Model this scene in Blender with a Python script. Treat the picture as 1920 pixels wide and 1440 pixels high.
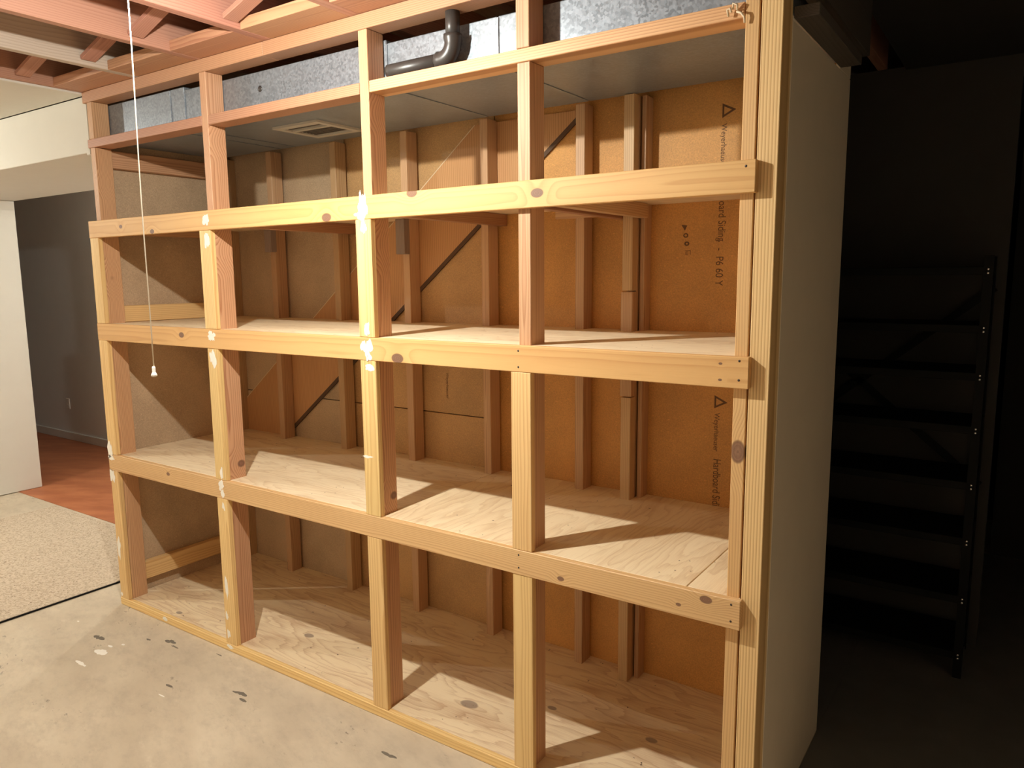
import bpy, bmesh, math, random
from mathutils import Vector, Matrix, noise

random.seed(7)
for o in list(bpy.data.objects):
    bpy.data.objects.remove(o)
scene = bpy.context.scene
COL = scene.collection
DZ = 0.09                      # heights below are measured from the lower deck; the concrete lies 0.09 m lower

# ------------------------------------------------------------------ camera, world, exposure
F = Vector((-0.5586, 0.8173, -0.1416))
yaw, pitch, roll = 0.5995, -0.1421, -0.0092
cyw, syw, cp, sp = math.cos(yaw), math.sin(yaw), math.cos(pitch), math.sin(pitch)
F = Vector((-syw * cp, cyw * cp, sp))
R0 = Vector((cyw, syw, 0.0))
U0 = R0.cross(F)
R = math.cos(roll) * R0 + math.sin(roll) * U0
U = -math.sin(roll) * R0 + math.cos(roll) * U0
cam_d = bpy.data.cameras.new('camera')
cam_d.sensor_width = 36.0
cam_d.lens = 1413.66 / 1920 * 36.0
cam_d.clip_start = 0.02
cam = bpy.data.objects.new('camera', cam_d)
cam.matrix_world = Matrix(((R.x, U.x, -F.x, 3.9889), (R.y, U.y, -F.y, -2.0255), (R.z, U.z, -F.z, 1.6685 + DZ), (0, 0, 0, 1)))
COL.objects.link(cam)
scene.camera = cam

world = bpy.data.worlds.new('basement_air')
scene.world = world
world.use_nodes = True
world.node_tree.nodes['Background'].inputs[0].default_value = (1.0, 0.9, 0.8, 1)
world.node_tree.nodes['Background'].inputs[1].default_value = 0.0
scene.view_settings.view_transform = 'Standard'
scene.view_settings.look = 'None'
scene.view_settings.gamma = 1.0
scene.view_settings.use_curve_mapping = False
scene.view_settings.exposure = 0.0
scene.cycles.diffuse_bounces = 8
scene.cycles.max_bounces = 12
LAMP_COL = (1.0, 0.975, 0.875)
LAMP_1 = 9200.0                # bulb surface radiance, pull-cord lamp in front of the shelving
LAMP_2 = 7000.0                # the other bulb, over the carpet on the left
LAMP_HALL_FILL = 3400.0                # unseen bulb added to brighten the hall, behind the end of the shelving
LAMP_1_POS = (2.03, -0.86, 2.43)
LAMP_2_POS = (-2.00, -1.36, 2.43)
HALL_FILL_POS = (-1.20, 1.75, 2.40)


# ------------------------------------------------------------------ node helpers
class NT:
    def __init__(self, name):
        self.m = bpy.data.materials.new(name)
        self.m.use_nodes = True
        self.t = self.m.node_tree
        self.t.nodes.clear()
        self.out = self.t.nodes.new('ShaderNodeOutputMaterial')
        self.b = self.t.nodes.new('ShaderNodeBsdfPrincipled')
        self.t.links.new(self.b.outputs[0], self.out.inputs[0])

    def n(self, kind, ins=None, **props):
        nd = self.t.nodes.new('ShaderNode' + kind)
        for k, v in props.items():
            setattr(nd, k, v)
        for k, v in (ins or {}).items():
            if isinstance(v, bpy.types.NodeSocket):
                self.t.links.new(v, nd.inputs[k])
            else:
                nd.inputs[k].default_value = v
        return nd

    def math(self, op, a, b=0.0, c=0.0, clamp=False):
        return self.n('Math', {0: a, 1: b, 2: c}, operation=op, use_clamp=clamp).outputs[0]

    def vec(self, op, a, b=(0, 0, 0), scale=None):
        ins = {0: a, 1: b}
        nd = self.n('VectorMath', ins, operation=op)
        if scale is not None:
            nd.inputs['Scale'].default_value = scale
        return nd.outputs['Value'] if op in ('LENGTH', 'DISTANCE', 'DOT_PRODUCT') else nd.outputs[0]

    def noise(self, v, scale=1.0, detail=3.0, rough=0.55):
        return self.n('TexNoise', {'Vector': v, 'Scale': scale, 'Detail': detail, 'Roughness': rough}).outputs['Fac']

    def ramp(self, f, lo, hi, smooth=True):
        nd = self.n('MapRange', {0: f, 1: lo, 2: hi, 3: 0.0, 4: 1.0})
        if smooth:
            nd.interpolation_type = 'SMOOTHSTEP'
        return nd.outputs[0]

    def mix(self, f, a, b, blend='MIX'):
        nd = self.n('Mix', data_type='RGBA', blend_type=blend)
        for idx, v in ((0, f), (6, a), (7, b)):
            if isinstance(v, bpy.types.NodeSocket):
                self.t.links.new(v, nd.inputs[idx])
            elif idx == 0:
                nd.inputs[0].default_value = v
            else:
                nd.inputs[idx].default_value = (*v, 1.0) if len(v) == 3 else v
        return nd.outputs[2]

    def set(self, **kw):
        for k, v in kw.items():
            k = k.replace('_', ' ')
            if isinstance(v, bpy.types.NodeSocket):
                self.t.links.new(v, self.b.inputs[k])
            else:
                self.b.inputs[k].default_value = (*v, 1.0) if isinstance(v, tuple) and len(v) == 3 else v

    def bump(self, h, strength=0.2, dist=0.002):
        nd = self.n('Bump', {'Height': h, 'Strength': strength, 'Distance': dist})
        self.t.links.new(nd.outputs[0], self.b.inputs['Normal'])


def wood(name, light, dark, ringw=0.007, contrast=0.55, knots=(), hue=0.10, rough=0.55, streak=0.3, off=0.05, wob=0.026, center=None, knotcol=(0.16, 0.075, 0.05)):
    """sawn softwood: growth rings around an axis near local Z, stretched fibres, optional knots [(x, y, z, r)]"""
    t = NT(name)
    tc = t.n('TexCoord').outputs['Object']
    rnd = t.n('ObjectInfo').outputs['Random']
    r10 = t.math('MULTIPLY', rnd, 37.0)
    shift = t.n('CombineXYZ', {0: r10, 1: t.math('MULTIPLY', r10, 1.7), 2: t.math('MULTIPLY', r10, 2.3)}).outputs[0]
    p = t.vec('ADD', tc, shift)
    pz = t.vec('MULTIPLY', p, (9.0, 9.0, 1.3))
    warp = t.noise(pz, 1.0, 2.0)
    pz2 = t.vec('MULTIPLY', p, (40.0, 40.0, 3.5))
    warp2 = t.noise(pz2, 1.0, 2.0)
    sx = t.n('SeparateXYZ', {0: tc})
    ox = t.math('MULTIPLY', t.math('SUBTRACT', t.math('FRACT', t.math('MULTIPLY', rnd, 17.3)), 0.5), off * 2)
    oy = t.math('MULTIPLY', t.math('ADD', t.math('FRACT', t.math('MULTIPLY', rnd, 29.1)), 0.25), off)
    if center:
        ox, oy = center
    dx = t.math('ADD', sx.outputs[0], ox)
    dy = t.math('ADD', sx.outputs[1], oy)
    rad = t.math('SQRT', t.math('ADD', t.math('MULTIPLY', dx, dx), t.math('MULTIPLY', dy, dy)))
    rad = t.math('ADD', rad, t.math('MULTIPLY', warp, wob))
    rad = t.math('ADD', rad, t.math('MULTIPLY', warp2, wob * 0.12))
    km = kdark = None
    for (kx, ky, kz, kr) in knots:
        d = t.vec('SUBTRACT', tc, (kx, ky, kz))
        d = t.vec('MULTIPLY', d, (1.0, 0.55, 0.62))
        L = t.vec('LENGTH', d)
        g = t.n('MapRange', {0: L, 1: 0.0, 2: kr * 4.0, 3: 1.0, 4: 0.0}, interpolation_type='SMOOTHERSTEP').outputs[0]
        rad = t.math('ADD', rad, t.math('MULTIPLY', g, kr * 1.3))
        k = t.n('MapRange', {0: L, 1: kr * 0.72, 2: kr, 3: 1.0, 4: 0.0}, interpolation_type='SMOOTHSTEP').outputs[0]
        rg = t.math('FRACT', t.math('DIVIDE', L, kr * 0.30))
        rim = t.ramp(L, kr * 0.62, kr * 0.92)
        kd = t.math('MULTIPLY', k, t.math('ADD', t.math('MULTIPLY', rg, 0.35), t.math('MULTIPLY', rim, 0.45)))
        km = k if km is None else t.math('MAXIMUM', km, k)
        kdark = kd if kdark is None else t.math('MAXIMUM', kdark, kd)
    ph = t.math('FRACT', t.math('DIVIDE', rad, ringw))
    ring = t.math('POWER', ph, 2.2)
    ring = t.math('MULTIPLY', ring, t.ramp(ph, 1.0, 0.88))
    fib = t.noise(t.vec('MULTIPLY', p, (420.0, 420.0, 9.0)), 1.0, 2.0)
    patch = t.noise(t.vec('MULTIPLY', p, (7.0, 7.0, 1.1)), 1.0, 2.0)
    f = t.math('ADD', t.math('MULTIPLY', ring, contrast * 2.0), t.math('MULTIPLY', t.math('SUBTRACT', fib, 0.5), streak))
    f = t.math('ADD', f, t.math('MULTIPLY', t.math('SUBTRACT', patch, 0.45), 0.7), clamp=True)
    c = t.mix(f, light, dark)
    hs = t.n('HueSaturation', {'Color': c, 'Hue': t.math('ADD', 0.5, t.math('MULTIPLY', t.math('SUBTRACT', rnd, 0.5), hue * 0.12)),
                               'Value': t.math('ADD', 1.0, t.math('MULTIPLY', t.math('SUBTRACT', t.math('FRACT', t.math('MULTIPLY', rnd, 7.7)), 0.5), hue * 2.0))})
    c = hs.outputs[0]
    if km is not None:
        kn = t.noise(t.vec('MULTIPLY', tc, (160.0, 160.0, 160.0)), 1.0, 2.0)
        kc = t.mix(kn, knotcol, tuple(v * 1.7 for v in knotcol))
        c = t.mix(t.math('MULTIPLY', km, 0.85), c, kc)
        c = t.mix(kdark, c, (0.075, 0.03, 0.018))
    t.set(Base_Color=c, Roughness=rough)
    t.bump(t.math('SUBTRACT', fib, t.math('MULTIPLY', ring, 0.6)), 0.25, 0.0006)
    return t.m


def plywood(name, light, dark, along='x', knots=(), knotr=0.02):
    """rotary cut veneer: long flame figures, football patches, nail specks"""
    t = NT(name)
    tc = t.n('TexCoord').outputs['Object']
    rnd = t.n('ObjectInfo').outputs['Random']
    sh = t.math('MULTIPLY', rnd, 23.0)
    p = t.vec('ADD', tc, t.n('CombineXYZ', {0: sh, 1: sh, 2: 0.0}).outputs[0])
    st = (1.0, 4.2, 1.0) if along == 'x' else (4.2, 1.0, 1.0)
    big = t.noise(t.vec('MULTIPLY', p, st), 0.9, 2.0, 0.45)
    fine = t.noise(t.vec('MULTIPLY', p, tuple(v * 6 for v in st)), 1.0, 2.0)
    v = t.math('ADD', t.math('MULTIPLY', big, 20.0), t.math('MULTIPLY', fine, 1.6))
    ph = t.math('FRACT', v)
    line = t.math('MULTIPLY', t.math('POWER', ph, 3.0), t.ramp(ph, 1.0, 0.9))
    fs = (9.0, 260.0, 9.0) if along == 'x' else (260.0, 9.0, 9.0)
    fib = t.noise(t.vec('MULTIPLY', p, fs), 1.0, 2.0)
    pat = t.noise(t.vec('MULTIPLY', p, tuple(v * 1.6 for v in st)), 1.0, 2.0)
    f = t.math('ADD', t.math('MULTIPLY', line, 0.62), t.math('MULTIPLY', t.math('SUBTRACT', fib, 0.48), 0.9))
    f = t.math('ADD', f, t.math('MULTIPLY', t.math('SUBTRACT', pat, 0.46), 1.6), clamp=True)
    c = t.mix(f, light, dark)
    spk = t.noise(tc, 46.0, 1.0)
    c = t.mix(t.ramp(spk, 0.775, 0.81), c, (0.10, 0.06, 0.04))
    for (kx, ky, kr) in knots:
        d = t.vec('MULTIPLY', t.vec('SUBTRACT', tc, (kx, ky, 0.0)), (1.0 if along == 'y' else 0.62, 0.62 if along == 'y' else 1.0, 0.0))
        L = t.math('ADD', t.vec('LENGTH', d), t.math('MULTIPLY', fine, 0.006))
        k = t.n('MapRange', {0: L, 1: kr * 0.8, 2: kr * 1.05, 3: 0.8, 4: 0.0}, interpolation_type='SMOOTHSTEP').outputs[0]
        c = t.mix(k, c, (0.27, 0.20, 0.155))
    t.set(Base_Color=c, Roughness=0.6)
    t.bump(t.math('ADD', fib, t.math('MULTIPLY', line, -0.5)), 0.2, 0.0006)
    return t.m


def plain(name, col, rough=0.6, metal=0.0, var=0.1, scale=8.0, bumpscale=0.0, bumpd=0.001, spec=None):
    t = NT(name)
    tc = t.n('TexCoord').outputs['Object']
    n1 = t.noise(tc, scale, 4.0)
    c = t.mix(n1, tuple(v * (1 - var) for v in col), tuple(min(1.0, v * (1 + var)) for v in col))
    t.set(Base_Color=c, Roughness=rough, Metallic=metal)
    if spec is not None:
        t.set(Specular_IOR_Level=spec)
    if bumpscale:
        t.bump(t.noise(tc, bumpscale, 3.0), 0.35, bumpd)
    return t.m


# ------------------------------------------------------------------ materials
M_STUD = wood('fir_stud', (0.60, 0.355, 0.195), (0.40, 0.195, 0.092), 0.0075, 0.55)
M_STUDK = wood('fir_stud_knotty', (0.60, 0.355, 0.195), (0.40, 0.195, 0.092), 0.0065, 0.6,
               knots=((0.0, -0.01, 0.55, 0.022), (0.01, 0.02, -0.42, 0.017), (0.0, 0.0, 1.02, 0.016)))
M_BACK = wood('back_stud_fir', (0.56, 0.365, 0.20), (0.38, 0.21, 0.10), 0.007, 0.5)
M_PINE = wood('pine_strip', (0.80, 0.56, 0.25), (0.60, 0.345, 0.13), 0.010, 0.5)
M_JOIST = wood('joist_fir', (0.46, 0.235, 0.165), (0.34, 0.15, 0.10), 0.008, 0.45)
M_PALEJOIST = wood('weathered_joist_fir', (0.60, 0.50, 0.41), (0.38, 0.28, 0.21), 0.013, 0.3, wob=0.06)
M_PLATE = wood('plate_fir', (0.50, 0.265, 0.15), (0.35, 0.15, 0.08), 0.007, 0.5)
M_POST = wood('striped_post_fir', (0.86, 0.62, 0.31), (0.58, 0.35, 0.14), 0.0085, 0.7, center=(0.40, 0.02), hue=0.0, wob=0.006)
M_DARKARM = wood('support_arm_fir', (0.40, 0.205, 0.105), (0.26, 0.115, 0.055), 0.006, 0.5)
M_CLEAT = wood('cleat_wood', (0.30, 0.23, 0.195), (0.20, 0.14, 0.115), 0.006, 0.5)
M_GREYWOOD = wood('grey_wood', (0.10, 0.085, 0.072), (0.06, 0.05, 0.042), 0.006, 0.5)


def siding_mat(name, col):
    t = NT(name)
    tc = t.n('TexCoord').outputs['Object']
    a = t.noise(tc, 2.2, 3.0)
    b = t.noise(tc, 210.0, 3.0, 0.7)
    f = t.math('ADD', t.math('MULTIPLY', a, 0.7), t.math('MULTIPLY', b, 0.7), clamp=True)
    c = t.mix(t.ramp(f, 0.45, 0.95), tuple(v * 0.72 for v in col), tuple(v * 1.22 for v in col))
    chip = t.noise(t.vec('MULTIPLY', tc, (60.0, 60.0, 110.0)), 1.0, 1.0)
    c = t.mix(t.math('MULTIPLY', t.ramp(chip, 0.70, 0.80), 0.5), c, tuple(min(1, v * 1.5) for v in col))
    t.set(Base_Color=c, Roughness=0.6)
    t.bump(b, 0.2, 0.0006)
    return t.m


M_SIDING = siding_mat('hardboard_siding', (0.58, 0.295, 0.085))
M_SIDINGM = siding_mat('hardboard_siding_middle', (0.53, 0.325, 0.145))
M_SIDINGHAZE = siding_mat('hardboard_siding_hazed', (0.50, 0.365, 0.235))  # greyed: the bulb's flare haze is put into this colour
M_BRACE = wood('brace_plywood', (0.54, 0.295, 0.13), (0.40, 0.19, 0.08), 0.011, 0.6)
M_INK = plain('stamp_ink', (0.13, 0.062, 0.024), 0.7)
M_DECK_D = plywood('deck_plywood', (0.82, 0.67, 0.45), (0.50, 0.31, 0.18), 'x',
                   knots=((1.268 - 1.745, 0.26 - 0.43, 0.022), (2.28 - 1.745, 0.218 - 0.43, 0.030), (2.574 - 1.745, 0.38 - 0.43, 0.016), (2.994 - 1.745, 0.402 - 0.43, 0.019), (1.62 - 1.745, 0.5 - 0.43, 0.018), (0.5 - 1.745, 0.06 - 0.43, 0.016)))
M_SHELF_X = plywood('shelf_plywood', (0.84, 0.70, 0.49), (0.60, 0.43, 0.26), 'x')
M_SHELF_Y = plywood('shelf_plywood_cross', (0.85, 0.70, 0.47), (0.62, 0.43, 0.25), 'y')
M_DRYWALL = plain('drywall_paint', (0.68, 0.665, 0.61), 0.75, var=0.03, bumpscale=90.0, bumpd=0.0008)
M_TANWALL = plain('tan_wall_paint', (0.66, 0.58, 0.45), 0.8, var=0.04)
M_HALLWALL = plain('hall_wall_paint', (0.84, 0.84, 0.83), 0.8, var=0.03)
M_TRIMGREY = plain('grey_trim_paint', (0.80, 0.79, 0.76), 0.6, var=0.03)
M_PANEL = plain('end_panel_paint', (0.74, 0.64, 0.50), 0.65, var=0.05, bumpscale=220.0, bumpd=0.0008)
M_BLACK = plain('black_pipe', (0.045, 0.040, 0.037), 0.36, var=0.25, scale=30)
M_WHITE = plain('white_plastic', (0.85, 0.83, 0.78), 0.35, var=0.02)
M_CORD = plain('cord_cotton', (0.86, 0.80, 0.66), 0.85, var=0.05, bumpscale=500.0)
M_PORCELAIN = plain('porcelain', (0.86, 0.85, 0.82), 0.2, var=0.02)
M_SMEAR = plain('white_paint_smear', (0.86, 0.83, 0.76), 0.7, var=0.06, scale=60)
M_REGISTER = plain('register_paint', (0.55, 0.52, 0.46), 0.45, var=0.04)
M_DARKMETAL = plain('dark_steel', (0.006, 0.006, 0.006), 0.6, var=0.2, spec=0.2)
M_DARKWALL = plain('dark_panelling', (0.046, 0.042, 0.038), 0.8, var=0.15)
M_SHADEBLACK = plain('room_shade_black', (0.03, 0.026, 0.022), 0.85, var=0.2)  # near-black tone standing in for the shade at the right
M_SHADEFLOOR = plain('floor_shade_tone', (0.17, 0.165, 0.155), 0.6, var=0.2)  # floor tone darkened to stand in for shade
M_BOLT = plain('zinc_bolt', (0.8, 0.8, 0.8), 0.25, metal=1.0, var=0.05)
M_SUBFLOOR = plywood('subfloor_plywood', (0.40, 0.31, 0.25), (0.27, 0.19, 0.14), 'y')
M_NAIL = plain('nail_steel', (0.06, 0.05, 0.045), 0.5, metal=0.6)
M_DARKEDGE = plain('dark_edge_strip', (0.10, 0.055, 0.03), 0.8)  # plain dark brown for the strip along the brace
M_WIRE = plain('pale_wire', (0.72, 0.60, 0.42), 0.5)


def galvanised():
    t = NT('galvanised_sheet')
    tc = t.n('TexCoord').outputs['Object']
    v = t.n('TexVoronoi', {'Vector': tc, 'Scale': 120.0}).outputs['Color']
    g = t.n('SeparateColor', {0: v}).outputs[0]
    big = t.noise(tc, 5.0, 3.0)
    f = t.math('ADD', t.math('MULTIPLY', g, 0.55), t.math('MULTIPLY', big, 0.5), clamp=True)
    c = t.mix(f, (0.17, 0.20, 0.23), (0.36, 0.40, 0.45))
    t.set(Base_Color=c, Metallic=0.5, Roughness=t.math('ADD', 0.34, t.math('MULTIPLY', g, 0.16)))
    t.bump(t.noise(tc, 3.0, 2.0), 0.25, 0.01)
    return t.m


M_GALV = galvanised()


def concrete():
    t = NT('concrete_floor')
    tc = t.n('TexCoord').outputs['Object']
    st = t.vec('MULTIPLY', t.n('VectorRotate', {'Vector': tc, 'Angle': 0.35}).outputs[0], (1.0, 2.0, 1.0))
    a = t.noise(st, 1.6, 6.0, 0.62)
    b = t.noise(st, 9.0, 6.0, 0.7)
    c1 = t.mix(t.ramp(a, 0.3, 0.72), (0.51, 0.43, 0.325), (0.63, 0.545, 0.42))
    c2 = t.mix(t.math('MULTIPLY', t.ramp(b, 0.40, 0.80), 0.5), c1, (0.36, 0.30, 0.235))
    d = t.noise(t.vec('ADD', st, (7.3, 2.1, 0.0)), 2.6, 2.0)
    sp = t.noise(st, 26.0, 4.0, 0.65)
    dirty = t.math('MULTIPLY', t.ramp(d, 0.50, 0.72), t.ramp(sp, 0.60, 0.68))
    c3 = t.mix(t.math('MULTIPLY', dirty, 0.75), c2, (0.13, 0.105, 0.085))
    pale = t.noise(t.vec('ADD', st, (1.1, 9.7, 0.0)), 3.3, 5.0, 0.7)
    c4 = t.mix(t.math('MULTIPLY', t.ramp(pale, 0.60, 0.75), 0.45), c3, (0.74, 0.66, 0.52))
    t.set(Base_Color=c4, Roughness=t.math('ADD', 0.5, t.math('MULTIPLY', b, 0.3)))
    t.bump(t.math('ADD', b, t.math('MULTIPLY', sp, 0.4)), 0.25, 0.003)
    return t.m


def carpet():
    t = NT('berber_carpet')
    tc = t.n('TexCoord').outputs['Object']
    v = t.n('TexVoronoi', {'Vector': tc, 'Scale': 95.0})
    g = t.n('SeparateColor', {0: v.outputs['Color']}).outputs[0]
    n = t.noise(tc, 95.0, 3.0, 0.75)
    c = t.mix(t.ramp(g, 0.0, 0.8), (0.47, 0.375, 0.275), (0.60, 0.50, 0.385))
    c = t.mix(t.ramp(n, 0.55, 0.68), c, (0.18, 0.125, 0.08))
    t.set(Base_Color=c, Roughness=0.95)
    t.bump(v.outputs['Distance'], -0.9, 0.006)
    return t.m


def redfloor():
    t = NT('red_painted_concrete')
    tc = t.n('TexCoord').outputs['Object']
    st = t.vec('MULTIPLY', t.n('VectorRotate', {'Vector': tc, 'Angle': -0.5}).outputs[0], (1.0, 3.0, 1.0))
    a = t.noise(st, 2.2, 5.0, 0.6)
    b = t.noise(tc, 30.0, 4.0, 0.7)
    c = t.mix(t.ramp(a, 0.3, 0.7), (0.40, 0.125, 0.05), (0.56, 0.21, 0.09))
    c = t.mix(t.math('MULTIPLY', b, 0.3), c, (0.30, 0.11, 0.06))
    t.set(Base_Color=c, Roughness=0.55)
    t.bump(b, 0.15, 0.001)
    return t.m


M_CONCRETE, M_CARPET, M_RED = concrete(), carpet(), redfloor()


def bulb_mat(name, strength):
    t = NT(name)
    e = t.n('Emission', {'Color': (*LAMP_COL, 1.0), 'Strength': strength})
    t.t.links.new(e.outputs[0], t.out.inputs[0])
    return t.m


# ------------------------------------------------------------------ object helpers
def link(name, me, mat, parent=None, loc=(0, 0, 0), rot=None):
    o = bpy.data.objects.new(name, me)
    if mat is not None and not me.materials:
        me.materials.append(mat)
    COL.objects.link(o)
    o.location = loc
    if rot is not None:
        o.rotation_euler = rot
    if parent is not None:
        o.parent = parent
        o.location = Vector(loc) - WORLD[parent.name]
    WORLD[o.name] = Vector(loc)
    ROT[o.name] = rot
    return o


WORLD, ROT = {}, {}


def tag(o, label=None, cat=None, group=None, kind=None):
    for k, v in (('label', label), ('category', cat), ('group', group), ('kind', kind)):
        if v:
            o[k] = v
    return o


def empty(name, loc):
    o = bpy.data.objects.new(name, None)
    o.empty_display_size = 0.1
    COL.objects.link(o)
    o.location = loc
    WORLD[o.name] = Vector(loc)
    return o


def done(bm, name):
    me = bpy.data.meshes.new(name)
    bm.normal_update()
    bm.to_mesh(me)
    bm.free()
    return me


AX = {'x': (math.pi / 2, 0, math.pi / 2), 'y': (-math.pi / 2, 0, 0), 'z': None}


def board(name, x, y, z, mat, parent=None, axis=None, bev=0.0018, lift=DZ, jitter=0.0):
    """a sawn board between world limits; its local Z runs along its length so the grain follows it"""
    x0, x1 = x; y0, y1 = y; z0, z1 = z[0] + lift, z[1] + lift
    dims = Vector((x1 - x0, y1 - y0, z1 - z0))
    ctr = Vector(((x0 + x1) / 2, (y0 + y1) / 2, (z0 + z1) / 2))
    if axis is None:
        axis = 'xyz'[max(range(3), key=lambda i: dims[i])]
    if axis == 'x':
        rot = Matrix(((0, 0, 1), (0, 1, 0), (-1, 0, 0)))     # local z -> x, local x -> -z
        ld = (dims.z, dims.y, dims.x)
        eul = (0, math.pi / 2, 0)
    elif axis == 'y':
        ld = (dims.x, dims.z, dims.y)
        eul = (-math.pi / 2, 0, 0)                           # local z -> y, local y -> -z
    else:
        ld = (dims.x, dims.y, dims.z)
        eul = (0, 0, 0)
    bm = bmesh.new()
    bmesh.ops.create_cube(bm, size=1.0)
    for v in bm.verts:
        v.co = Vector((v.co.x * ld[0], v.co.y * ld[1], v.co.z * ld[2]))
    if jitter:
        for v in bm.verts:
            v.co += Vector((random.uniform(-jitter, jitter), random.uniform(-jitter, jitter), 0))
    b = min(bev, 0.3 * min(ld))
    if b > 0:
        bmesh.ops.bevel(bm, geom=list(bm.edges), offset=b, segments=1, affect='EDGES')
    o = link(name, done(bm, name), mat, parent, ctr, None)
    o.rotation_euler = eul
    return o


def child_at(name, me, mat, par, wco, grand):
    """sub-part: par itself hangs under grand; wco in world space, mesh in world axes"""
    o = bpy.data.objects.new(name, me)
    if not me.materials:
        me.materials.append(mat)
    COL.objects.link(o)
    o.parent = par
    e = par.rotation_euler.to_matrix().to_4x4()
    m = Matrix.Translation(WORLD[par.name]) @ e
    o.matrix_local = m.inverted() @ Matrix.Translation(Vector(wco))
    return o


def tube(pts, r, seg=12, cap=True):
    bm = bmesh.new()
    rings = []
    n = len(pts)
    pts = [Vector(p) for p in pts]
    rr = r if isinstance(r, (list, tuple)) else [r] * n
    prev = None
    for i, p in enumerate(pts):
        d = (pts[min(i + 1, n - 1)] - pts[max(i - 1, 0)]).normalized()
        if prev is None:
            a = d.orthogonal().normalized()
        else:
            a = (prev - d * prev.dot(d)).normalized()
        prev = a
        b = d.cross(a)
        rings.append([bm.verts.new(p + (a * math.cos(2 * math.pi * k / seg) + b * math.sin(2 * math.pi * k / seg)) * rr[i]) for k in range(seg)])
    for i in range(n - 1):
        for k in range(seg):
            f = bm.faces.new((rings[i][k], rings[i][(k + 1) % seg], rings[i + 1][(k + 1) % seg], rings[i + 1][k]))
            f.smooth = True
    if cap:
        bm.faces.new(list(reversed(rings[0])))
        bm.faces.new(rings[-1])
    bmesh.ops.recalc_face_normals(bm, faces=bm.faces)
    return bm


def lathe(prof, seg=20):
    bm = bmesh.new()
    rings = []
    for (r, z) in prof:
        if r < 1e-6:
            rings.append([bm.verts.new((0, 0, z))])
        else:
            rings.append([bm.verts.new((r * math.cos(2 * math.pi * k / seg), r * math.sin(2 * math.pi * k / seg), z)) for k in range(seg)])
    for a, b in zip(rings, rings[1:]):
        for k in range(seg):
            k2 = (k + 1) % seg
            vs = [a[k % len(a)], a[k2 % len(a)], b[k2 % len(b)], b[k % len(b)]]
            u = []
            for v in vs:
                if v not in u:
                    u.append(v)
            if len(u) > 2:
                f = bm.faces.new(u)
                f.smooth = True
    bmesh.ops.recalc_face_normals(bm, faces=bm.faces)
    return bm


def blob(w, h, n=22, rough=0.5, seed=0, thick=0.0006, plane='xz'):
    """ragged flat patch of dried paint or dirt, with a little thickness"""
    rs = random.Random(seed)
    pts = []
    for k in range(n):
        a = 2 * math.pi * k / n
        pts.append(a)
    raw = [rs.random() for _ in range(n)]
    sm = [0.25 * raw[k - 1] + 0.5 * raw[k] + 0.25 * raw[(k + 1) % n] for k in range(n)]
    pts = [(math.cos(a) * w / 2 * (1.12 - rough * q), math.sin(a) * h / 2 * (1.12 - rough * q * (1.0 + 0.5 * (k % 2)))) for k, (a, q) in enumerate(zip(pts, sm))]
    bm = bmesh.new()
    if plane == 'xz':
        back = [bm.verts.new((p[0], 0.0, p[1])) for p in pts]
        front = [bm.verts.new((p[0] * 0.96, -thick, p[1] * 0.96)) for p in pts]
    else:
        back = [bm.verts.new((p[0], p[1], 0.0)) for p in pts]
        front = [bm.verts.new((p[0] * 0.96, p[1] * 0.96, thick)) for p in pts]
    cb = bm.verts.new(sum((v.co for v in front), Vector()) / n)
    for k in range(n):
        k2 = (k + 1) % n
        bm.faces.new((back[k], back[k2], front[k2], front[k]))
        bm.faces.new((front[k], front[k2], cb))
    bmesh.ops.recalc_face_normals(bm, faces=bm.faces)
    return bm


def prism(poly, y0, y1):
    """polygon in x,z extruded along y (world coordinates)"""
    bm = bmesh.new()
    a = [bm.verts.new((p[0], y0, p[1])) for p in poly]
    b = [bm.verts.new((p[0], y1, p[1])) for p in poly]
    n = len(poly)
    bm.faces.new(a)
    bm.faces.new(list(reversed(b)))
    for k in range(n):
        bm.faces.new((a[k], b[k], b[(k + 1) % n], a[(k + 1) % n]))
    bmesh.ops.recalc_face_normals(bm, faces=bm.faces)
    return bm


def boxes(parts, lift=DZ, bev=0.0):
    bm = bmesh.new()
    for (x, y, z) in parts:
        r = bmesh.ops.create_cube(bm, size=1.0)
        for v in r['verts']:
            v.co = Vector(((x[0] + x[1]) / 2 + v.co.x * (x[1] - x[0]), (y[0] + y[1]) / 2 + v.co.y * (y[1] - y[0]), (z[0] + z[1]) / 2 + lift + v.co.z * (z[1] - z[0])))
    if bev:
        bmesh.ops.bevel(bm, geom=list(bm.edges), offset=bev, segments=1, affect='EDGES')
    return bm


def solid(name, x, y, z, mat, parent=None, lift=DZ, bev=0.0, axis='z'):
    return board(name, x, y, z, mat, parent, 'z', bev, lift)


def struct(o):
    o['kind'] = 'structure'
    return o


# ------------------------------------------------------------------ setting: floors and outer walls
floor = struct(solid('floor', (-7.0, 7.0), (-5.0, 4.2), (-0.19, -0.09), M_CONCRETE))
red = struct(solid('floor_hall', (-6.6, -0.03), (0.705, 2.0), (-0.0895, -0.0865), M_RED, bev=0.001))
wl = struct(solid('wall_left', (-3.02, -2.90), (-5.0, 0.89), (-0.085, 2.31), M_DRYWALL, bev=0.004))
wl2 = struct(solid('wall_left_upper', (-3.02, -2.90), (-5.0, 0.045), (2.312, 2.59), M_DRYWALL))
wh = struct(solid('wall_hall', (-7.0, 2.415), (2.0, 2.1), (-0.09, 2.60), M_HALLWALL))
bb = struct(solid('baseboard_hall', (-6.6, 0.0), (1.982, 2.0), (-0.085, 0.0), M_TRIMGREY, bev=0.003))
wf = struct(solid('wall_front', (-7.0, 7.0), (-2.75, -2.65), (-0.09, 2.80), M_TANWALL))  # unseen wall, set close so its bounce fills the shelving
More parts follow.
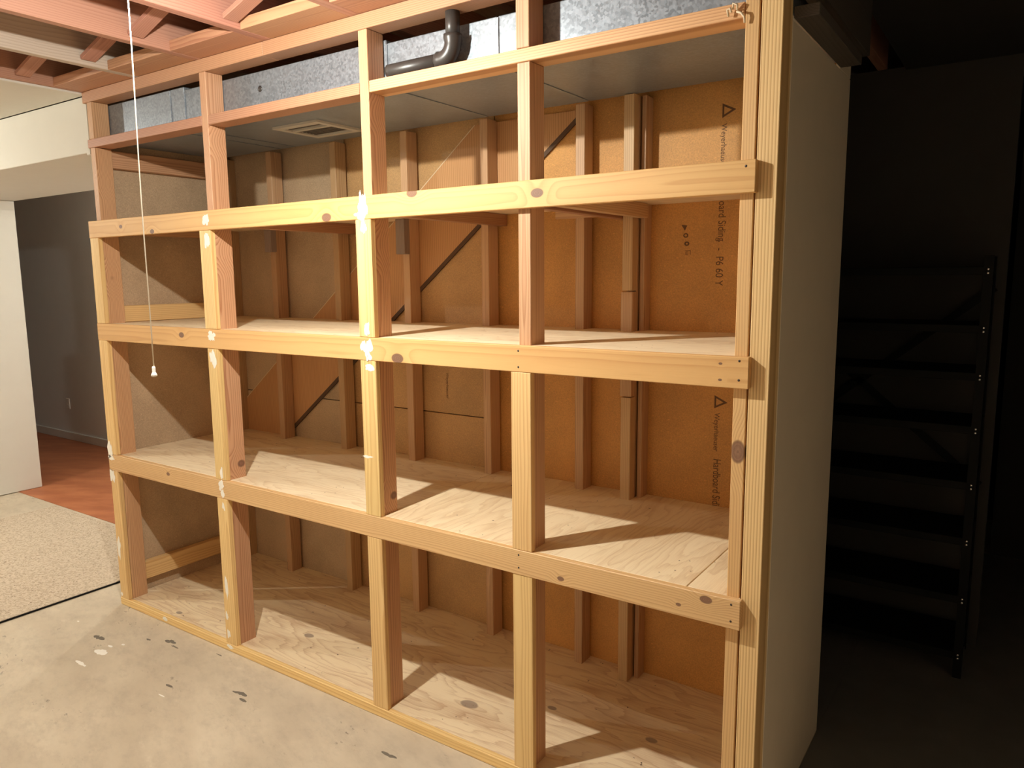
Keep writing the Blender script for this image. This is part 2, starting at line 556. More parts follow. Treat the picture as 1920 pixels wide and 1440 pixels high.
wr = struct(solid('wall_right', (5.3, 5.4), (-2.65, 0.4), (-0.09, 2.59), M_TANWALL))  # unseen wall, brought nearer to bounce light onto the end panel
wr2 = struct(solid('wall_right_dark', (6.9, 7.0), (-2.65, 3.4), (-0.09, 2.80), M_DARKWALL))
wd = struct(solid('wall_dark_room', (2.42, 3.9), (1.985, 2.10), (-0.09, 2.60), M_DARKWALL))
wq = struct(solid('wall_far', (3.9, 7.0), (3.4, 3.5), (-0.09, 2.80), M_SHADEBLACK))
wq2 = struct(solid('wall_far_left', (-7.1, -7.0), (-5.0, 2.1), (-0.09, 2.80), M_DRYWALL))
wdiv = struct(solid('light_block_wall', (2.30, 2.40), (0.86, 1.98), (-0.085, 2.58), M_SHADEBLACK))  # unseen divider added to keep hall light from leaking right
struct(solid('floor_shade_sheet', (3.430, 6.9), (0.35, 3.4), (-0.0895, -0.0865), M_SHADEFLOOR))  # dark sheet over the concrete, shade put into its colour
struct(solid('floor_shade_corner', (2.42, 3.4295), (0.86, 1.98), (-0.0895, -0.0865), M_SHADEFLOOR))  # same painted shade continued behind the end panel
struct(solid('ceiling_shade_slab', (3.45, 6.9), (-1.2, 3.4), (2.586, 2.598), M_SHADEBLACK))  # near-black slab added to hide lit joists, stands in for shade

# header over the opening on the left, with its soffit running back over the hall
hd = struct(solid('ceiling_header', (-6.9, -0.05), (0.05, 0.90), (2.312, 2.588), M_DRYWALL, bev=0.003))
struct(solid('ceiling_hall', (-6.9, -0.05), (0.905, 1.985), (2.585, 2.598), M_DRYWALL))
struct(solid('trim_corner', (-0.05, -0.012), (0.045, 0.07), (2.30, 2.60), M_DRYWALL, bev=0.004))
struct(solid('ceiling_left', (-6.9, -0.022), (-5.0, 0.049), (2.590, 2.602), M_DRYWALL, bev=0.003))

# ------------------------------------------------------------------ ceiling: joists, bridging, blocking, subfloor
ceil = struct(empty('ceiling', (2.0, -0.5, 2.60 + DZ)))
JX = [-0.02, 0.48, 0.965, 1.43, 1.915, 2.40, 2.87, 3.35, 3.83, 4.31, 4.79, 5.27, 5.75, 6.23]
for i, jx in enumerate(JX):
    board('joist', (jx - 0.021, jx + 0.021), (-4.95, 1.98), (2.60, 2.79), M_PALEJOIST if i == 1 else M_JOIST, ceil, jitter=0.001)
for a, b in zip(JX, JX[1:]):
    board('blocking', (a + 0.0225, b - 0.0225), (-0.112, 0.10), (2.6005, 2.642), M_PLATE, ceil, 'x')
yy = -5.0
for k in range(6):
    solid('subfloor_sheet', (-7.0, 7.0), (yy, yy + 1.2), (2.79, 2.81), M_SUBFLOOR, ceil)
    yy += 1.204
board('subfloor_sheet', (-7.0, 7.0), (yy, 4.2), (2.79, 2.81), M_SUBFLOOR, ceil, 'z')
for a, b, by in zip(JX, JX[1:], [-0.25, -0.20, -0.26, -0.16, -0.22] + [-0.22] * 9):
    for s in (0, 1):
        x0, x1 = a + 0.022, b - 0.022
        z0, z1 = (2.625, 2.765) if s == 0 else (2.765, 2.625)
        L = math.hypot(x1 - x0, z1 - z0)
        bm = bmesh.new()
        bmesh.ops.create_cube(bm, size=1.0)
        for v in bm.verts:
            v.co = Vector((v.co.x * 0.019, v.co.y * 0.064, v.co.z * (L - 0.014)))
        bmesh.ops.bevel(bm, geom=list(bm.edges), offset=0.0015, segments=1, affect='EDGES')
        o = link('bridging', done(bm, 'bridging'), M_JOIST, ceil, ((x0 + x1) / 2, by - 0.068 * s, (z0 + z1) / 2 + DZ))
        o.rotation_euler = (0, math.pi / 2 - math.atan2(z1 - z0, x1 - x0), 0)

# ------------------------------------------------------------------ back wall of the shelving bay
back = struct(empty('wall_back', (1.75, 0.84, 0.0)))
SID = [((0.02, 0.983), (-0.09, 0.992)), ((0.02, 0.983), (0.9965, 2.60)), ((0.986, 1.947), (-0.09, 0.993)), ((0.986, 1.947), (0.9975, 2.60)), ((1.951, 3.414), (-0.09, 0.700)), ((1.951, 3.414), (0.7035, 2.60))]
sid = []
for k, (sx, sz) in enumerate(SID):
    sid.append(solid('siding_panel', sx, (0.840, 0.852), sz, M_SIDINGHAZE if k < 2 else M_SIDINGM if k < 4 else M_SIDING, back, bev=0.001))
solid('light_stop_sheet', (-0.02, 3.414), (0.853, 0.857), (-0.089, 2.60), M_SHADEBLACK, back)  # unseen sheet added to stop light leaking through the siding seams
BX = [0.463, 0.967, 1.455, 1.928, 2.415, 2.648]
for k, bx in enumerate(BX):
    board('back_stud', (bx, bx + 0.041), (0.752 if k < 5 else 0.764, 0.8265), (-0.085, 2.355), M_BACK, back, 'z', jitter=0.0015)
board('back_stud', (2.697, 2.716), (0.775, 0.8395), (-0.085, 2.355), M_BACK, back, 'z')
board('back_stud', (0.03, 0.07), (0.752, 0.8395), (-0.085, 2.355), M_BACK, back, 'z')
board('back_stud', (3.37, 3.41), (0.752, 0.8395), (-0.085, 2.355), M_BACK, back, 'z')
for z0, z1, d in ((-0.05, 1.178, 0.0), (1.182, 1.603, 0.003), (1.607, 2.355, 0.0)):
    board('packing_strip', (2.646 - d, 2.690 + d), (0.722 - d, 0.762), (z0, z1), M_BACK, back, 'z')
# the wide let-in diagonal brace behind the studs, with its dark lower edge
lo = lambda x: 1.640 + 0.797 * (x - 1.52)
hi = lambda x: 2.092 + 0.790 * (x - 1.521)
xa, xb = 0.0, 2.64
zt = 2.35
poly = [(0.03, lo(0.03)), (2.41, zt), (1.521 + (zt - 2.092) / 0.79, zt), (0.03, hi(0.03))]
bm = prism([(p[0] - 1.2, p[1] - 1.4) for p in poly], -0.0045, 0.0045)
br = link('diagonal_brace', done(bm, 'diagonal_brace'), M_BRACE, back, (1.2, 0.8335, 1.4 + DZ))
w = 0.024
poly = [(0.03, lo(0.03) - w), (2.41 + w / 0.797, zt), (2.41, zt), (0.03, lo(0.03))]
bm = prism([(p[0] - 1.2, p[1] - 1.4) for p in poly], -0.004, 0.004)
link('brace_edge', done(bm, 'brace_edge'), M_DARKEDGE, back, (1.2, 0.8318, 1.4 + DZ))

poly = [(0.03, hi(0.03)), (1.521 + (zt - 2.092) / 0.79, zt), (1.521 + (zt - 2.092) / 0.79 - 0.006, zt), (0.03, hi(0.03) + 0.005)]
bm = prism([(p[0] - 1.0, p[1] - 1.6) for p in poly], -0.0055, 0.0045)
link('brace_lip', done(bm, 'brace_lip'), M_WIRE, back, (1.0, 0.8340, 1.6 + DZ))


def lettering(txt, size, par, x, ztop, squeeze=1.0, mat=M_INK, depth=0.0006):
    c = bpy.data.curves.new('lettering', 'FONT')
    c.body = txt
    c.size = size
    c.extrude = depth / 2
    tmp = bpy.data.objects.new('lettering', c)
    COL.objects.link(tmp)
    dg = bpy.context.evaluated_depsgraph_get()
    dg.update()
    me = bpy.data.meshes.new_from_object(tmp.evaluated_get(dg))
    bpy.data.objects.remove(tmp)
    # text x -> world -z (reads downward), text y -> world +x
    for v in me.vertices:
        v.co = Vector((v.co.y, v.co.z, -v.co.x * squeeze))
    bm = bmesh.new()
    bm.from_mesh(me)
    bmesh.ops.recalc_face_normals(bm, faces=bm.faces)
    bm.to_mesh(me)
    bm.free()
    me.materials.clear()
    return child_at('lettering', me, mat, par, (x, 0.8396, ztop + DZ), back)


def arrow(par, x, z, s=0.05):
    bm = bmesh.new()
    P = [(-0.5, 0.5), (0.55, 0.0), (-0.5, -0.5)]
    Q = [(-0.36, 0.28), (0.22, 0.0), (-0.36, -0.28)]
    bm = bmesh.new()
    o_ = [bm.verts.new((p[0] * s, 0, p[1] * s * 1.05)) for p in P]
    i_ = [bm.verts.new((p[0] * s, 0, p[1] * s * 1.05)) for p in Q]
    for k in range(3):
        bm.faces.new((o_[k], o_[(k + 1) % 3], i_[(k + 1) % 3], i_[k]))
    r = bmesh.ops.extrude_face_region(bm, geom=list(bm.faces))
    for v in r['geom']:
        if isinstance(v, bmesh.types.BMVert):
            v.co.y -= 0.0006
    bmesh.ops.recalc_face_normals(bm, faces=bm.faces)
    child_at('arrow_mark', done(bm, 'arrow_mark'), M_INK, par, (x, 0.8398, z + DZ), back)


LB, LT = sid[4], sid[5]
arrow(LT, 3.018, 2.272)
arrow(LT, 3.020, 1.172)
lettering('Weyerhaeuser', 0.030, LT, 2.992, 2.225, 0.88)
lettering('Hardboard Siding', 0.042, LT, 2.99, 2.03, 0.80)
lettering('-  -  P6 60 Y', 0.042, LT, 2.985, 1.80, 0.85)
lettering('Weyerhaeuser', 0.030, LT, 2.997, 1.128, 0.86)
lettering('Hardboard Siding', 0.044, LT, 2.998, 0.944, 0.72)
lettering('Weyerhaeuser', 0.024, sid[3], 1.637, 1.20, 0.9)
# the small row of symbols: solid triangle, ring, drop and a boxed E
bm = bmesh.new()
for pts in ([(2.842, 1.862), (2.866, 1.858), (2.857, 1.838)],):
    a = [bm.verts.new((p[0] - 2.85, 0, p[1] - 1.85)) for p in pts]
    f = bm.faces.new(a)
for cz, cx, ro, ri in ((1.820, 2.861, 0.0105, 0.0055), (1.788, 2.866, 0.0105, 0.004)):
    n = 16
    ou = [bm.verts.new((cx - 2.85 + ro * math.cos(2 * math.pi * k / n), 0, cz - 1.85 + ro * 0.85 * math.sin(2 * math.pi * k / n))) for k in range(n)]
    inn = [bm.verts.new((cx - 2.85 + ri * math.cos(2 * math.pi * k / n), 0, cz - 1.85 + ri * 0.85 * math.sin(2 * math.pi * k / n))) for k in range(n)]
    for k in range(n):
        bm.faces.new((ou[k], ou[(k + 1) % n], inn[(k + 1) % n], inn[k]))
for (xa_, xb_, za_, zb_) in ((2.858, 2.882, 1.762, 1.760), (2.880, 2.882, 1.762, 1.745), (2.862, 2.864, 1.757, 1.745), (2.864, 2.873, 1.757, 1.7555), (2.864, 2.873, 1.752, 1.7505), (2.864, 2.873, 1.7465, 1.745)):
    a = [bm.verts.new((px - 2.85, 0, pz - 1.85)) for px, pz in ((xa_, za_), (xb_, za_), (xb_, zb_), (xa_, zb_))]
    bm.faces.new(a)
r = bmesh.ops.extrude_face_region(bm, geom=list(bm.faces))
for v in r['geom']:
    if isinstance(v, bmesh.types.BMVert):
        v.co.y -= 0.0006
bmesh.ops.recalc_face_normals(bm, faces=bm.faces)
child_at('symbol_marks', done(bm, 'symbol_marks'), M_INK, LT, (2.85, 0.8398, 1.85 + DZ), back)

# ------------------------------------------------------------------ the two ends of the bay
wle = struct(empty('wall_end_left', (0.015, 0.45, 0.0)))
solid('siding_panel', (0.004, 0.018), (0.112, 0.838), (-0.088, 2.59), M_SIDINGHAZE, wle, bev=0.001)
board('blocking', (0.019, 0.058), (0.115, 0.750), (2.235, 2.322), M_STUD, wle)
board('blocking', (0.019, 0.058), (0.115, 0.750), (1.4475, 1.533), M_PINE, wle)
board('blocking', (0.019, 0.058), (0.115, 0.750), (0.025, 0.122), M_PINE, wle)
board('blocking', (0.019, 0.058), (0.115, 0.750), (1.90, 1.942), M_STUD, wle)
wre = struct(empty('wall_end_right', (3.452, 0.45, 0.0)))
solid('end_panel', (3.4145, 3.4278), (0.1120, 0.870), (-0.088, 2.325), M_PANEL, wre, bev=0.0015)
solid('panel_filler', (3.4145, 3.4278), (0.705, 0.870), (2.3265, 2.40), M_PANEL, wre, bev=0.0015)
board('ledger_strip', (3.4285, 3.492), (0.116, 0.700), (2.3275, 2.358), M_GREYWOOD, wre, 'y')
board('shade_board', (3.4285, 3.480), (0.125, 0.90), (2.4005, 2.583), M_GREYWOOD, wre, 'y')  # added to hide lit wood above the strip, stands in for shade

# ------------------------------------------------------------------ the shelving
sh = empty('storage_shelving', (1.72, 0.4, 0.0))
tag(sh, 'large unfinished built-in wooden shelving with four bays of open plywood shelves', 'shelving')
S = [0.0, 0.939, 1.908, 2.599]
FW = 0.078
STX = [(0.034, 0.0765), (0.972, 1.0155), (1.931, 1.976), (2.617, 2.664)]
zA, zB, zC, zD = 1.9642, 1.4457, 0.7521, -0.0504
hA, hB, hC = 0.0845, 0.087, 0.087


def kn(cx, cz, lst):
    """front-face knots of a lengthwise x board: world x,z -> local"""
    return tuple((-(z - cz), -0.010, x - cx, r) for (x, z, r) in lst)


MX = (-0.004 + 3.378) / 2
bA = wood('pine_band_top', (0.70, 0.43, 0.17), (0.55, 0.27, 0.09), 0.011, 0.35, kn(MX, zA - hA / 2, [(1.756, 1.896, 0.018), (2.705, 1.923, 0.016), (2.19, 1.958, 0.017), (0.569, 1.891, 0.012), (0.30, 1.925, 0.010)]), 0.0, knotcol=(0.12, 0.06, 0.048))
bB = wood('pine_band_middle', (0.72, 0.44, 0.18), (0.56, 0.275, 0.095), 0.016, 0.33, kn(MX, zB - hB / 2, [(2.099, 1.375, 0.020), (0.747, 1.412, 0.014), (3.30, 1.380, 0.004), (3.30, 1.425, 0.004)]), 0.0, knotcol=(0.12, 0.06, 0.048))
bC = wood('pine_band_low', (0.72, 0.475, 0.23), (0.50, 0.265, 0.11), 0.007, 0.45, kn(MX, zC - hC / 2, [(3.278, 0.735, 0.013), (2.79, 0.688, 0.009), (3.195, 0.700, 0.006), (0.55, 0.72, 0.010)]), 0.0)
EB = []
for zt_, h_, m_ in ((zA, hA, bA), (zB, hB, bB), (zC, hC, bC)):
    EB.append(board('edge_board', (-0.004, 3.378), (0.0, 0.0245), (zt_ - h_, zt_), m_, sh, 'x'))
toe = board('toe_board', (-0.004, 3.37), (0.0, 0.0245), (-0.0895, zD), M_PINE, sh, 'x')
board('bottom_plate', (-0.002, 3.3295), (0.0255, 0.109), (-0.0895, -0.0705), M_STUD, sh, 'x')

# decks
solid('plywood_shelf', (0.020, 3.369), (0.0255, 0.839), (-0.0700, zD), M_DECK_D, sh, bev=0.001)
seams = {zC: [(0.020, 1.966, M_SHELF_X), (1.9685, 3.208, M_SHELF_Y), (3.2115, 3.369, M_SHELF_Y)],
         zB: [(0.020, 1.520, M_SHELF_X), (1.5225, 3.369, M_SHELF_X)],
         zA: [(0.020, 1.900, M_SHELF_X), (1.9025, 3.369, M_SHELF_X)]}
for z_, lst in seams.items():
    for (a, b, m_) in lst:
        solid('plywood_shelf', (a, b), (0.0255, 0.839), (z_ - 0.019, z_ - 0.0003), m_, sh, bev=0.001)

# front studs
for i, (a, b) in enumerate(STX):
    ztop = 2.5445 if i in (1, 2) else 2.3245
    board('front_stud', (a, b), (0.0255, 0.1095), (-0.0695, ztop), M_STUDK if i in (0, 1, 2) else M_STUD, sh, 'z', jitter=0.0015)
    if i in (0, 3):
        board('front_stud', (a - 0.004, b - 0.002), (0.0255, 0.1095), (2.3675, 2.5445), M_STUD, sh, 'z')
board('front_stud', (3.330, 3.3665), (0.0255, 0.1095), (-0.0695, 2.5445), wood('right_stud_fir', (0.72, 0.48, 0.215), (0.54, 0.30, 0.12), 0.008, 0.5, knots=((0.0, -0.03, -0.06, 0.024),)), sh, 'z')
board('corner_post', (3.3715, 3.4265), (0.0255, 0.1115), (-0.0895, 2.578), M_POST, sh, 'z')

# facing strips over the studs
LV = [(zB, zA - hA), (zC, zB - hB), (zD, zC - hC)]
FS = {}
for i, s in enumerate(S):
    for l, (z0, z1) in enumerate(LV):
        if i == 3 and l == 0:
            continue
        FS[i, l] = board('facing_strip', (s, s + FW), (0.0 + 0.0004 * (i + l), 0.0248), (z0 + 0.0006, z1 - 0.0006), M_PINE, sh, 'z', jitter=0.001)

# ledger and top plate
board('ledger', (0.010, 0.970), (0.0255, 0.110), (2.3255, 2.3670), M_PLATE, sh, 'x', jitter=0.001)
board('ledger', (1.0175, 1.929), (0.0255, 0.110), (2.3255, 2.3670), M_PLATE, sh, 'x', jitter=0.001)
board('ledger', (1.978, 3.328), (0.0255, 0.110), (2.3255, 2.3665), wood('ledger_right_fir', (0.74, 0.44, 0.22), (0.52, 0.25, 0.11), 0.008, 0.6, center=(0.40, 0.02), hue=0.0, wob=0.005), sh, 'x', jitter=0.001)
board('top_plate', (-0.010, 1.40), (0.0255, 0.110), (2.5455, 2.5990), M_PLATE, sh, 'x')
board('top_plate', (1.4025, 3.370), (0.0255, 0.110), (2.5455, 2.5990), M_PLATE, sh, 'x')

# arms that carry the top shelf, and blocks nailed to the wall studs
zarm = (1.893, 1.9445)
board('support_arm', (0.020 + 1.0, 0.060 + 1.0), (0.111, 0.838), zarm, M_DARKARM, sh, 'y')
board('support_arm', (1.9775, 2.014), (0.111, 0.838), zarm, M_DARKARM, sh, 'y')
board('support_arm', (2.694, 2.730), (0.111, 0.774), (1.890, 1.9445), M_BACK, sh, 'y')
board('support_arm', (2.606, 2.6445), (0.111, 0.830), (1.888, 1.9445), M_DARKARM, sh, 'y')
board('rear_ledger', (2.33, 2.603), (0.733, 0.7515), (1.902, 1.9445), M_BACK, sh, 'x')
board('cleat_block', (1.447, 1.503), (0.712, 0.7510), (1.778, 1.9445), M_CLEAT, sh, 'z')
board('cleat_block', (0.465, 0.520), (0.712, 0.7510), (1.813, 1.9445), M_CLEAT, sh, 'z')


# dried white paint on the crossings
def smear(par, x, z, w_, h_, seed, n=26, rough=0.7, y=-0.0001):
    child_at('paint_smear', done(blob(w_, h_, n, rough, seed), 'paint_smear'), M_SMEAR, par, (x, y, z + DZ), sh)


smear(EB[0], 1.950, 1.925, 0.058, 0.138, 1)
smear(EB[0], 1.935, 1.895, 0.078, 0.037, 2)
smear(FS[2, 0], 1.948, 1.850, 0.039, 0.062, 3, y=0.0007)
smear(EB[1], 1.944, 1.405, 0.068, 0.094, 4)
smear(EB[1], 1.955, 1.375, 0.039, 0.050, 5)
smear(FS[2, 0], 1.948, 1.475, 0.039, 0.075, 6, y=0.0007)
smear(FS[2, 1], 1.955, 1.330, 0.052, 0.037, 7, y=0.0011)
smear(EB[0], 0.992, 1.925, 0.058, 0.062, 8)
smear(FS[1, 0], 0.990, 1.835, 0.047, 0.094, 9, y=0.0003)
smear(EB[1], 0.980, 1.415, 0.078, 0.062, 10)
smear(FS[1, 1], 0.978, 1.315, 0.058, 0.100, 11, y=0.0007)
smear(FS[1, 1], 0.985, 0.785, 0.026, 0.075, 12, y=0.0007)
smear(EB[2], 0.980, 0.725, 0.052, 0.062, 13)
smear(EB[2], 0.985, 0.690, 0.033, 0.056, 14)
smear(FS[1, 2], 0.990, 0.630, 0.039, 0.075, 15, y=0.0011)
smear(FS[1, 2], 0.965, 0.230, 0.029, 0.138, 16, y=0.0011)
smear(FS[1, 2], 0.955, 0.085, 0.031, 0.056, 17, y=0.0011)
smear(FS[1, 2], 0.958, -0.005, 0.036, 0.062, 18, y=0.0011)
smear(FS[0, 1], 0.020, 0.775, 0.058, 0.112, 19)
smear(EB[2], 0.025, 0.735, 0.078, 0.044, 20)
smear(FS[0, 2], 0.018, 0.635, 0.058, 0.100, 21, y=0.0006)
smear(FS[0, 2], 0.022, 0.235, 0.047, 0.163, 22, y=0.0006)
smear(FS[0, 2], 0.014, -0.03, 0.026, 0.027, 23, y=0.0006)
smear(toe, 0.42, -0.068, 0.065, 0.031, 24)
smear(toe, 0.965, -0.066, 0.065, 0.027, 25)
smear(FS[2, 1], 1.925, 0.985, 0.078, 0.015, 26, y=0.0011)

# nail heads
nm = None
for (x, z, par) in ((3.352, 1.435, EB[1]), (3.352, 1.382, EB[1]), (3.352, 0.738, EB[2]), (3.352, 0.688, EB[2]), (3.352, 1.948, EB[0]), (2.625, 0.735, EB[2]), (2.625, 0.690, EB[2]), (2.63, 1.428, EB[1]), (2.63, 1.375, EB[1])):
    if nm is None:
        nm = done(lathe([(0.0, 0.0008), (0.003, 0.0006), (0.0035, 0.0), ], 10), 'nail_head')
        for v in nm.vertices:
            v.co = Vector((v.co.x, -v.co.z, v.co.y))
    child_at('nail_head', nm, M_NAIL, par, (x, -0.0001, z + DZ), sh)

# ------------------------------------------------------------------ sheet metal duct lying above the shelves
duct = empty('air_duct', (1.7, 0.4, 2.36 + DZ))
tag(duct, 'long galvanised sheet metal air duct running above the shelving', 'duct')
for (a, b, zt_) in ((0.045, 0.610, 2.540), (0.614, 0.722, 2.540), (0.726, 1.985, 2.525), (1.989, 2.481, 2.512), (2.485, 3.412, 2.512)):
    solid('duct_section', (a, b), (0.1125, 0.748), (2.357, zt_), M_GALV, duct, bev=0.003)
for a in (0.612, 0.724, 1.987, 2.483):
    o = link('drive_cleat', done(boxes([((-0.006, 0.006), (-0.004, 0.0), (-0.08, 0.058)), ((-0.006, 0.006), (0.0, 0.61), (-0.0950, -0.0917))], lift=0), 'drive_cleat'), M_GALV, duct, (a, 0.1123, 2.4485 + DZ))
bm = lathe([(0.0, 0.004), (0.007, 0.004), (0.009, 0.0015), (0.013, 0.0005), (0.0135, -0.002)], 16)
for v in bm.verts:
    v.co = Vector((v.co.x, -v.co.z, v.co.y))
link('plug', done(bm, 'plug'), M_BLACK, duct, (1.263, 0.1125, 2.455 + DZ))
# register on the underside
rx0, rx1, ry0, ry1, rz = 1.050, 1.350, 0.335, 0.610, 2.3568
link('register_frame', done(boxes([((rx0, rx1), (ry0, ry0 + 0.04), (rz - 0.010, rz)), ((rx0, rx1), (ry1 - 0.03, ry1), (rz - 0.010, rz)),
                                   ((rx0, rx0 + 0.03), (ry0 + 0.04, ry1 - 0.03), (rz - 0.010, rz)), ((rx1 - 0.03, rx1), (ry0 + 0.04, ry1 - 0.03), (rz - 0.010, rz)),
                                   ((rx0 + 0.03, rx1 - 0.03), (ry0 + 0.095, ry0 + 0.115), (rz - 0.009, rz))]), 'register_frame'), M_REGISTER, duct)
ofs = WORLD['air_duct']
bpy.data.objects['register_frame'].location = -ofs
for k in range(9):
    yk = ry0 + 0.045 + k * 0.022
    if 0.088 < yk - ry0 < 0.118:
        continue
    solid('register_slat', (rx0 + 0.032, rx1 - 0.032), (yk, yk + 0.012), (rz - 0.004, rz - 0.0005), M_GREYWOOD, duct)

# ------------------------------------------------------------------ black drain pipe
pipe = empty('drain_pipe', (2.2, 0.072, 2.3665 + DZ))
tag(pipe, 'black plastic drain pipe with an elbow lying on the ledger before the duct', 'pipe')
pr_, pz = 0.0245, 2.3975
P0 = Vector((2.2, 0.072, 2.3665 + DZ))
link('straight_pipe', done(tube([(-0.165, 0, 0), (-0.150, 0, 0), (0.075, 0, 0)], pr_, 20), 'straight_pipe'), M_BLACK, pipe, (2.2, 0.072, pz + DZ))
arc = [(0.060, 0, 0), (0.068, 0, 0)] + [(0.078 + 0.050 * math.sin(a), 0, 0.050 - 0.050 * math.cos(a)) for a in [math.radians(d) for d in range(0, 91, 10)]] + [(0.128, 0, 0.062), (0.128, 0, 0.074)]
rr = [0.0265, 0.0305] + [0.0290] * 10 + [0.0320, 0.0320]
link('elbow', done(tube(arc, rr, 22), 'elbow'), M_BLACK, pipe, (2.2, 0.072, pz + DZ))
link('riser_pipe', done(tube([(0.128, 0, 0.060), (0.128, 0, 0.1470)], pr_, 20), 'riser_pipe'), M_BLACK, pipe, (2.2, 0.072, pz + DZ))


# ------------------------------------------------------------------ lamps
def lamp(label, pos, strength, cord, top=2.5995):
    x, y, z = pos
    t = empty('pull_cord_lamp' if cord else 'bare_bulb_lamp', (x, y, top + DZ))
    tag(t, label, 'lamp')
    board('mounting_block', (x - 0.085, x + 0.085), (y - 0.055, y + 0.055), (top - 0.0285, top), M_PLATE, t, 'y')
    link('lampholder', done(lathe([(0.0, 0.0), (0.050, 0.0), (0.052, -0.008), (0.040, -0.020), (0.026, -0.030), (0.024, -0.060), (0.021, -0.062), (0.0, -0.062)], 24), 'lampholder'), M_PORCELAIN, t, (x, y, top - 0.0285 + DZ))
    link('bulb_housing', done(lathe([(0.0, 0.048), (0.0135, 0.048), (0.0140, 0.040), (0.0175, 0.028), (0.0215, 0.012), (0.0226, 0.0008), (0.0, 0.0008)], 20), 'bulb_housing'), M_WHITE, t, (x, y, z + 0.030 + DZ))
    dome = [(0.0225 * math.cos(math.radians(a)), -0.0225 * math.sin(math.radians(a))) for a in range(0, 91, 15)]  # half dome under an opaque housing, shaped to send less light upward
    link('bulb_dome', done(lathe([(0.0, 0.0)] + dome[:-1] + [(0.0, -0.0225)], 16), 'bulb_dome'), bulb_mat('glowing_bulb', strength), t, (x, y, z + 0.030 + DZ))
    if cord:
        cx, cy = 1.990, -0.86
        zc = 2.540
        pts = [(x - 0.025, y, zc), (cx, cy, zc - 0.012)]
        for k in range(1, 15):
            u = k / 14
            pts.append((cx - 0.012 * u + 0.0012 * math.sin(u * 9), cy + 0.001 * math.sin(u * 7), zc - 0.012 - (zc - 0.012 - 1.424) * u))
        bm = tube([(p[0] - x, p[1] - y, p[2] - z) for p in pts], 0.0017, 8)
        link('cord', done(bm, 'cord'), M_CORD, t, (x, y, z + DZ))
        link('cord_knob', done(lathe([(0.0, 0.026), (0.0035, 0.025), (0.0048, 0.021), (0.0045, 0.010), (0.0062, 0.006), (0.0085, 0.001), (0.0080, -0.002), (0.004, -0.0035), (0.0, -0.004)], 16), 'cord_knob'), M_WHITE, t, (cx - 0.012, cy, 1.402 + DZ))
    return t


lamp('bare ceiling bulb with a long white pull cord hanging before the shelving', LAMP_1_POS, LAMP_1, True)
lamp('bare ceiling bulb over the beige carpet, without a pull cord', LAMP_2_POS, LAMP_2, False)
lamp('added unseen bulb that brightens the hall, behind the left end of the shelving', HALL_FILL_POS, LAMP_HALL_FILL, False, 2.5845)

# ------------------------------------------------------------------ carpet, outlet
cp_ = solid('carpet_remnant', (-2.20, -0.300), (-3.2, 0.670), (-0.0897, -0.0785), M_CARPET, bev=0.003)
tag(cp_, 'beige speckled carpet remnant lying on the concrete floor', 'carpet')
eb_ = empty('dummy', (0, 0, 0))
bpy.data.objects.remove(eb_)
o = link('binding', done(boxes([((-0.2995, -0.2935), (-3.2, 0.67), (-0.0895, -0.0800))], bev=0.001), 'binding'), M_DARKMETAL, None)
o.parent = cp_
o.location = -WORLD[cp_.name]
ou = empty('wall_outlet', (-4.70, 1.998, 0.32 + DZ))
tag(ou, 'small white wall outlet low on the grey hall wall', 'outlet')
solid('cover_plate', (-4.735, -4.665), (1.990, 1.9995), (0.262, 0.377), M_WHITE, ou, bev=0.003)
for dz in (-0.024, 0.024):
    solid('socket', (-4.716, -4.684), (1.9885, 1.9905), (0.3195 + dz - 0.014, 0.3195 + dz + 0.014), M_TRIMGREY, ou, bev=0.001)

# ------------------------------------------------------------------ marks on the concrete
FL = floor
for k, (x, y, w_, h_) in enumerate(((0.448, -0.343, 0.10, 0.055), (0.472, -0.453, 0.085, 0.026), (0.468, -0.247, 0.030, 0.016), (0.515, -0.455, 0.03, 0.014), (0.43, -0.29, 0.045, 0.02), (0.02, -0.24, 0.02, 0.01), (1.05, -0.40, 0.05, 0.008))):
    child_at('paint_spot', done(blob(w_, h_, 18, 0.6, 60 + k, 0.0008, 'xy'), 'paint_spot'), M_SMEAR, FL, (x, y, 0.0001), None)
M_STAIN = plain('dried_dark_stain', (0.17, 0.145, 0.115), 0.7, var=0.3, scale=40)
for k, (x, y, w_, h_) in enumerate(((0.633, -0.101, 0.085, 0.045), (0.289, -0.273, 0.10, 0.05), (0.519, -0.149, 0.05, 0.022), (1.012, -0.339, 0.06, 0.018), (1.318, -0.204, 0.10, 0.03), (1.38, -0.23, 0.06, 0.02), (2.15, -0.16, 0.10, 0.022), (0.70, -0.12, 0.07, 0.014), (0.95, -0.05, 0.05, 0.010))):
    child_at('stain', done(blob(w_, h_, 18, 0.75, 90 + k, 0.0005, 'xy'), 'stain'), M_STAIN, FL, (x, y, 0.0001), None)

# ------------------------------------------------------------------ loose bits of wire at the top right, metal strap on a joist
lw = empty('loose_wire', (3.31, 0.02, 2.345 + DZ))
tag(lw, 'bent scrap of pale wire stuck at the right end of the upper ledger', 'wire')
for pts in ([(-0.022, -0.004, -0.012), (-0.024, -0.008, 0.004), (-0.016, -0.010, 0.006), (-0.014, -0.006, -0.004)], [(-0.010, -0.004, 0.004), (-0.008, -0.011, 0.016), (0.002, -0.009, 0.012), (0.001, -0.004, 0.0)], [(0.0, -0.004, -0.004), (0.012, -0.009, -0.010), (0.020, -0.006, -0.020), (0.021, -0.003, -0.035)]):
    link('wire_strand', done(tube(pts, 0.003, 8), 'wire_strand'), M_WIRE, lw, (3.31, 0.0196, 2.345 + DZ))

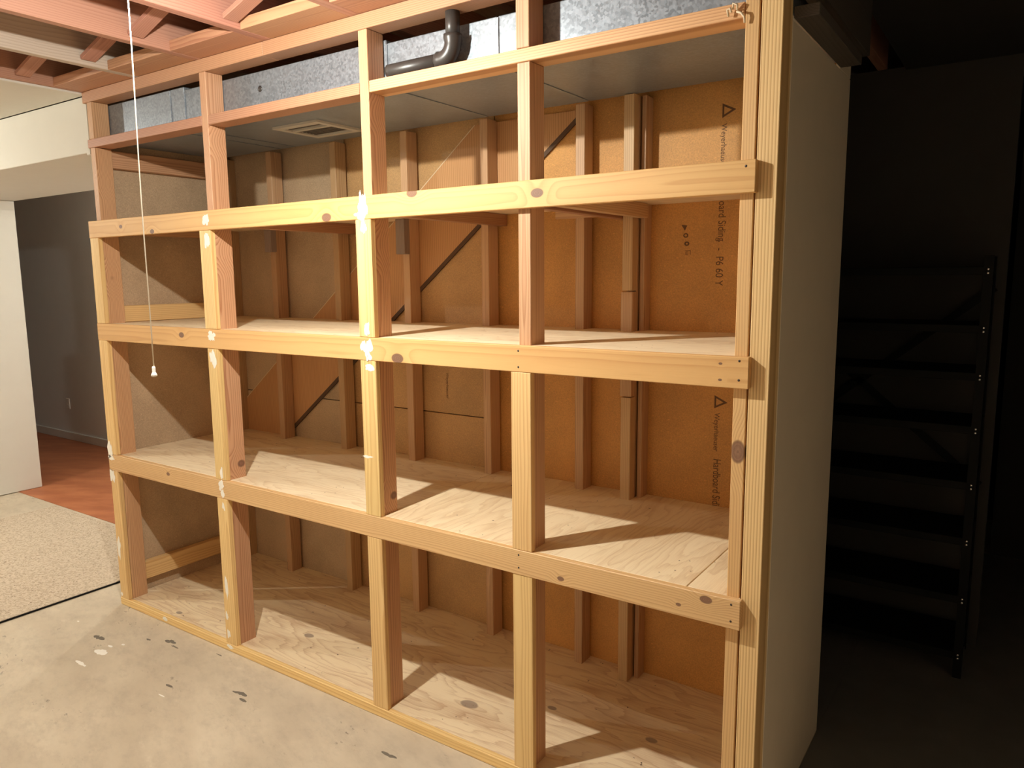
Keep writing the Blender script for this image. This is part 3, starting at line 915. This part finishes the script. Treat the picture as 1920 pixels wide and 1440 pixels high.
# ------------------------------------------------------------------ steel rack in the dark room
rk = empty('steel_rack', (3.35, 1.75, 0.0))
tag(rk, 'tall black steel storage rack with bare shelves standing in the dark room', 'rack')
RX0, RX1, RY0, RY1 = 2.80, 3.862, 1.60, 1.95
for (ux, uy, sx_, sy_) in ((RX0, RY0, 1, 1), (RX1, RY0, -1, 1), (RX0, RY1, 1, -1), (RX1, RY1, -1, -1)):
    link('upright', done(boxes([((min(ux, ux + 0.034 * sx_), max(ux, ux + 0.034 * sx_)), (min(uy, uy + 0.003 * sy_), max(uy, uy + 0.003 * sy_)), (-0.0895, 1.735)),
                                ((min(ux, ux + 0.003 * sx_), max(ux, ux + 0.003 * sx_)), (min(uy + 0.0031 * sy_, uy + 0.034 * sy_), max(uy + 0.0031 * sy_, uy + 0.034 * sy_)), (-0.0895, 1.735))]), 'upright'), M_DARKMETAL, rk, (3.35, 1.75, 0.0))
    rko = bpy.data.objects[-1] if False else None
for o in list(rk.children):
    o.location = -WORLD['steel_rack']
SHZ = [1.69, 1.452, 1.255, 1.030, 0.79, 0.545, 0.285, 0.03]
for z_ in SHZ:
    solid('rack_shelf', (RX0 + 0.004, RX1 - 0.004), (RY0 + 0.0035, RY1 - 0.0035), (z_ - 0.033, z_), M_DARKMETAL, rk, bev=0.002)
for (za_, zb_) in ((1.60, 0.70), (0.70, 1.60)):
    L = math.hypot(RX1 - RX0, zb_ - za_)
    bm = bmesh.new()
    bmesh.ops.create_cube(bm, size=1.0)
    for v in bm.verts:
        v.co = Vector((v.co.x * 0.034, v.co.y * 0.003, v.co.z * L))
    o = link('cross_brace', done(bm, 'cross_brace'), M_DARKMETAL, rk, ((RX0 + RX1) / 2, RY1 + 0.003, (za_ + zb_) / 2 + DZ))
    o.rotation_euler = (0, math.atan2(RX1 - RX0, zb_ - za_), 0)
bme = None
for z_ in SHZ:
    for dz in (-0.010, -0.026):
        if bme is None:
            bm = lathe([(0.0, 0.005), (0.004, 0.0042), (0.006, 0.0025), (0.0062, 0.0)], 10)
            for v in bm.verts:
                v.co = Vector((v.co.x, -v.co.z, v.co.y))
            bme = done(bm, 'bolt')
        link('bolt', bme, M_BOLT, rk, (RX1 - 0.018, RY0 - 0.0002, z_ + dz + DZ))
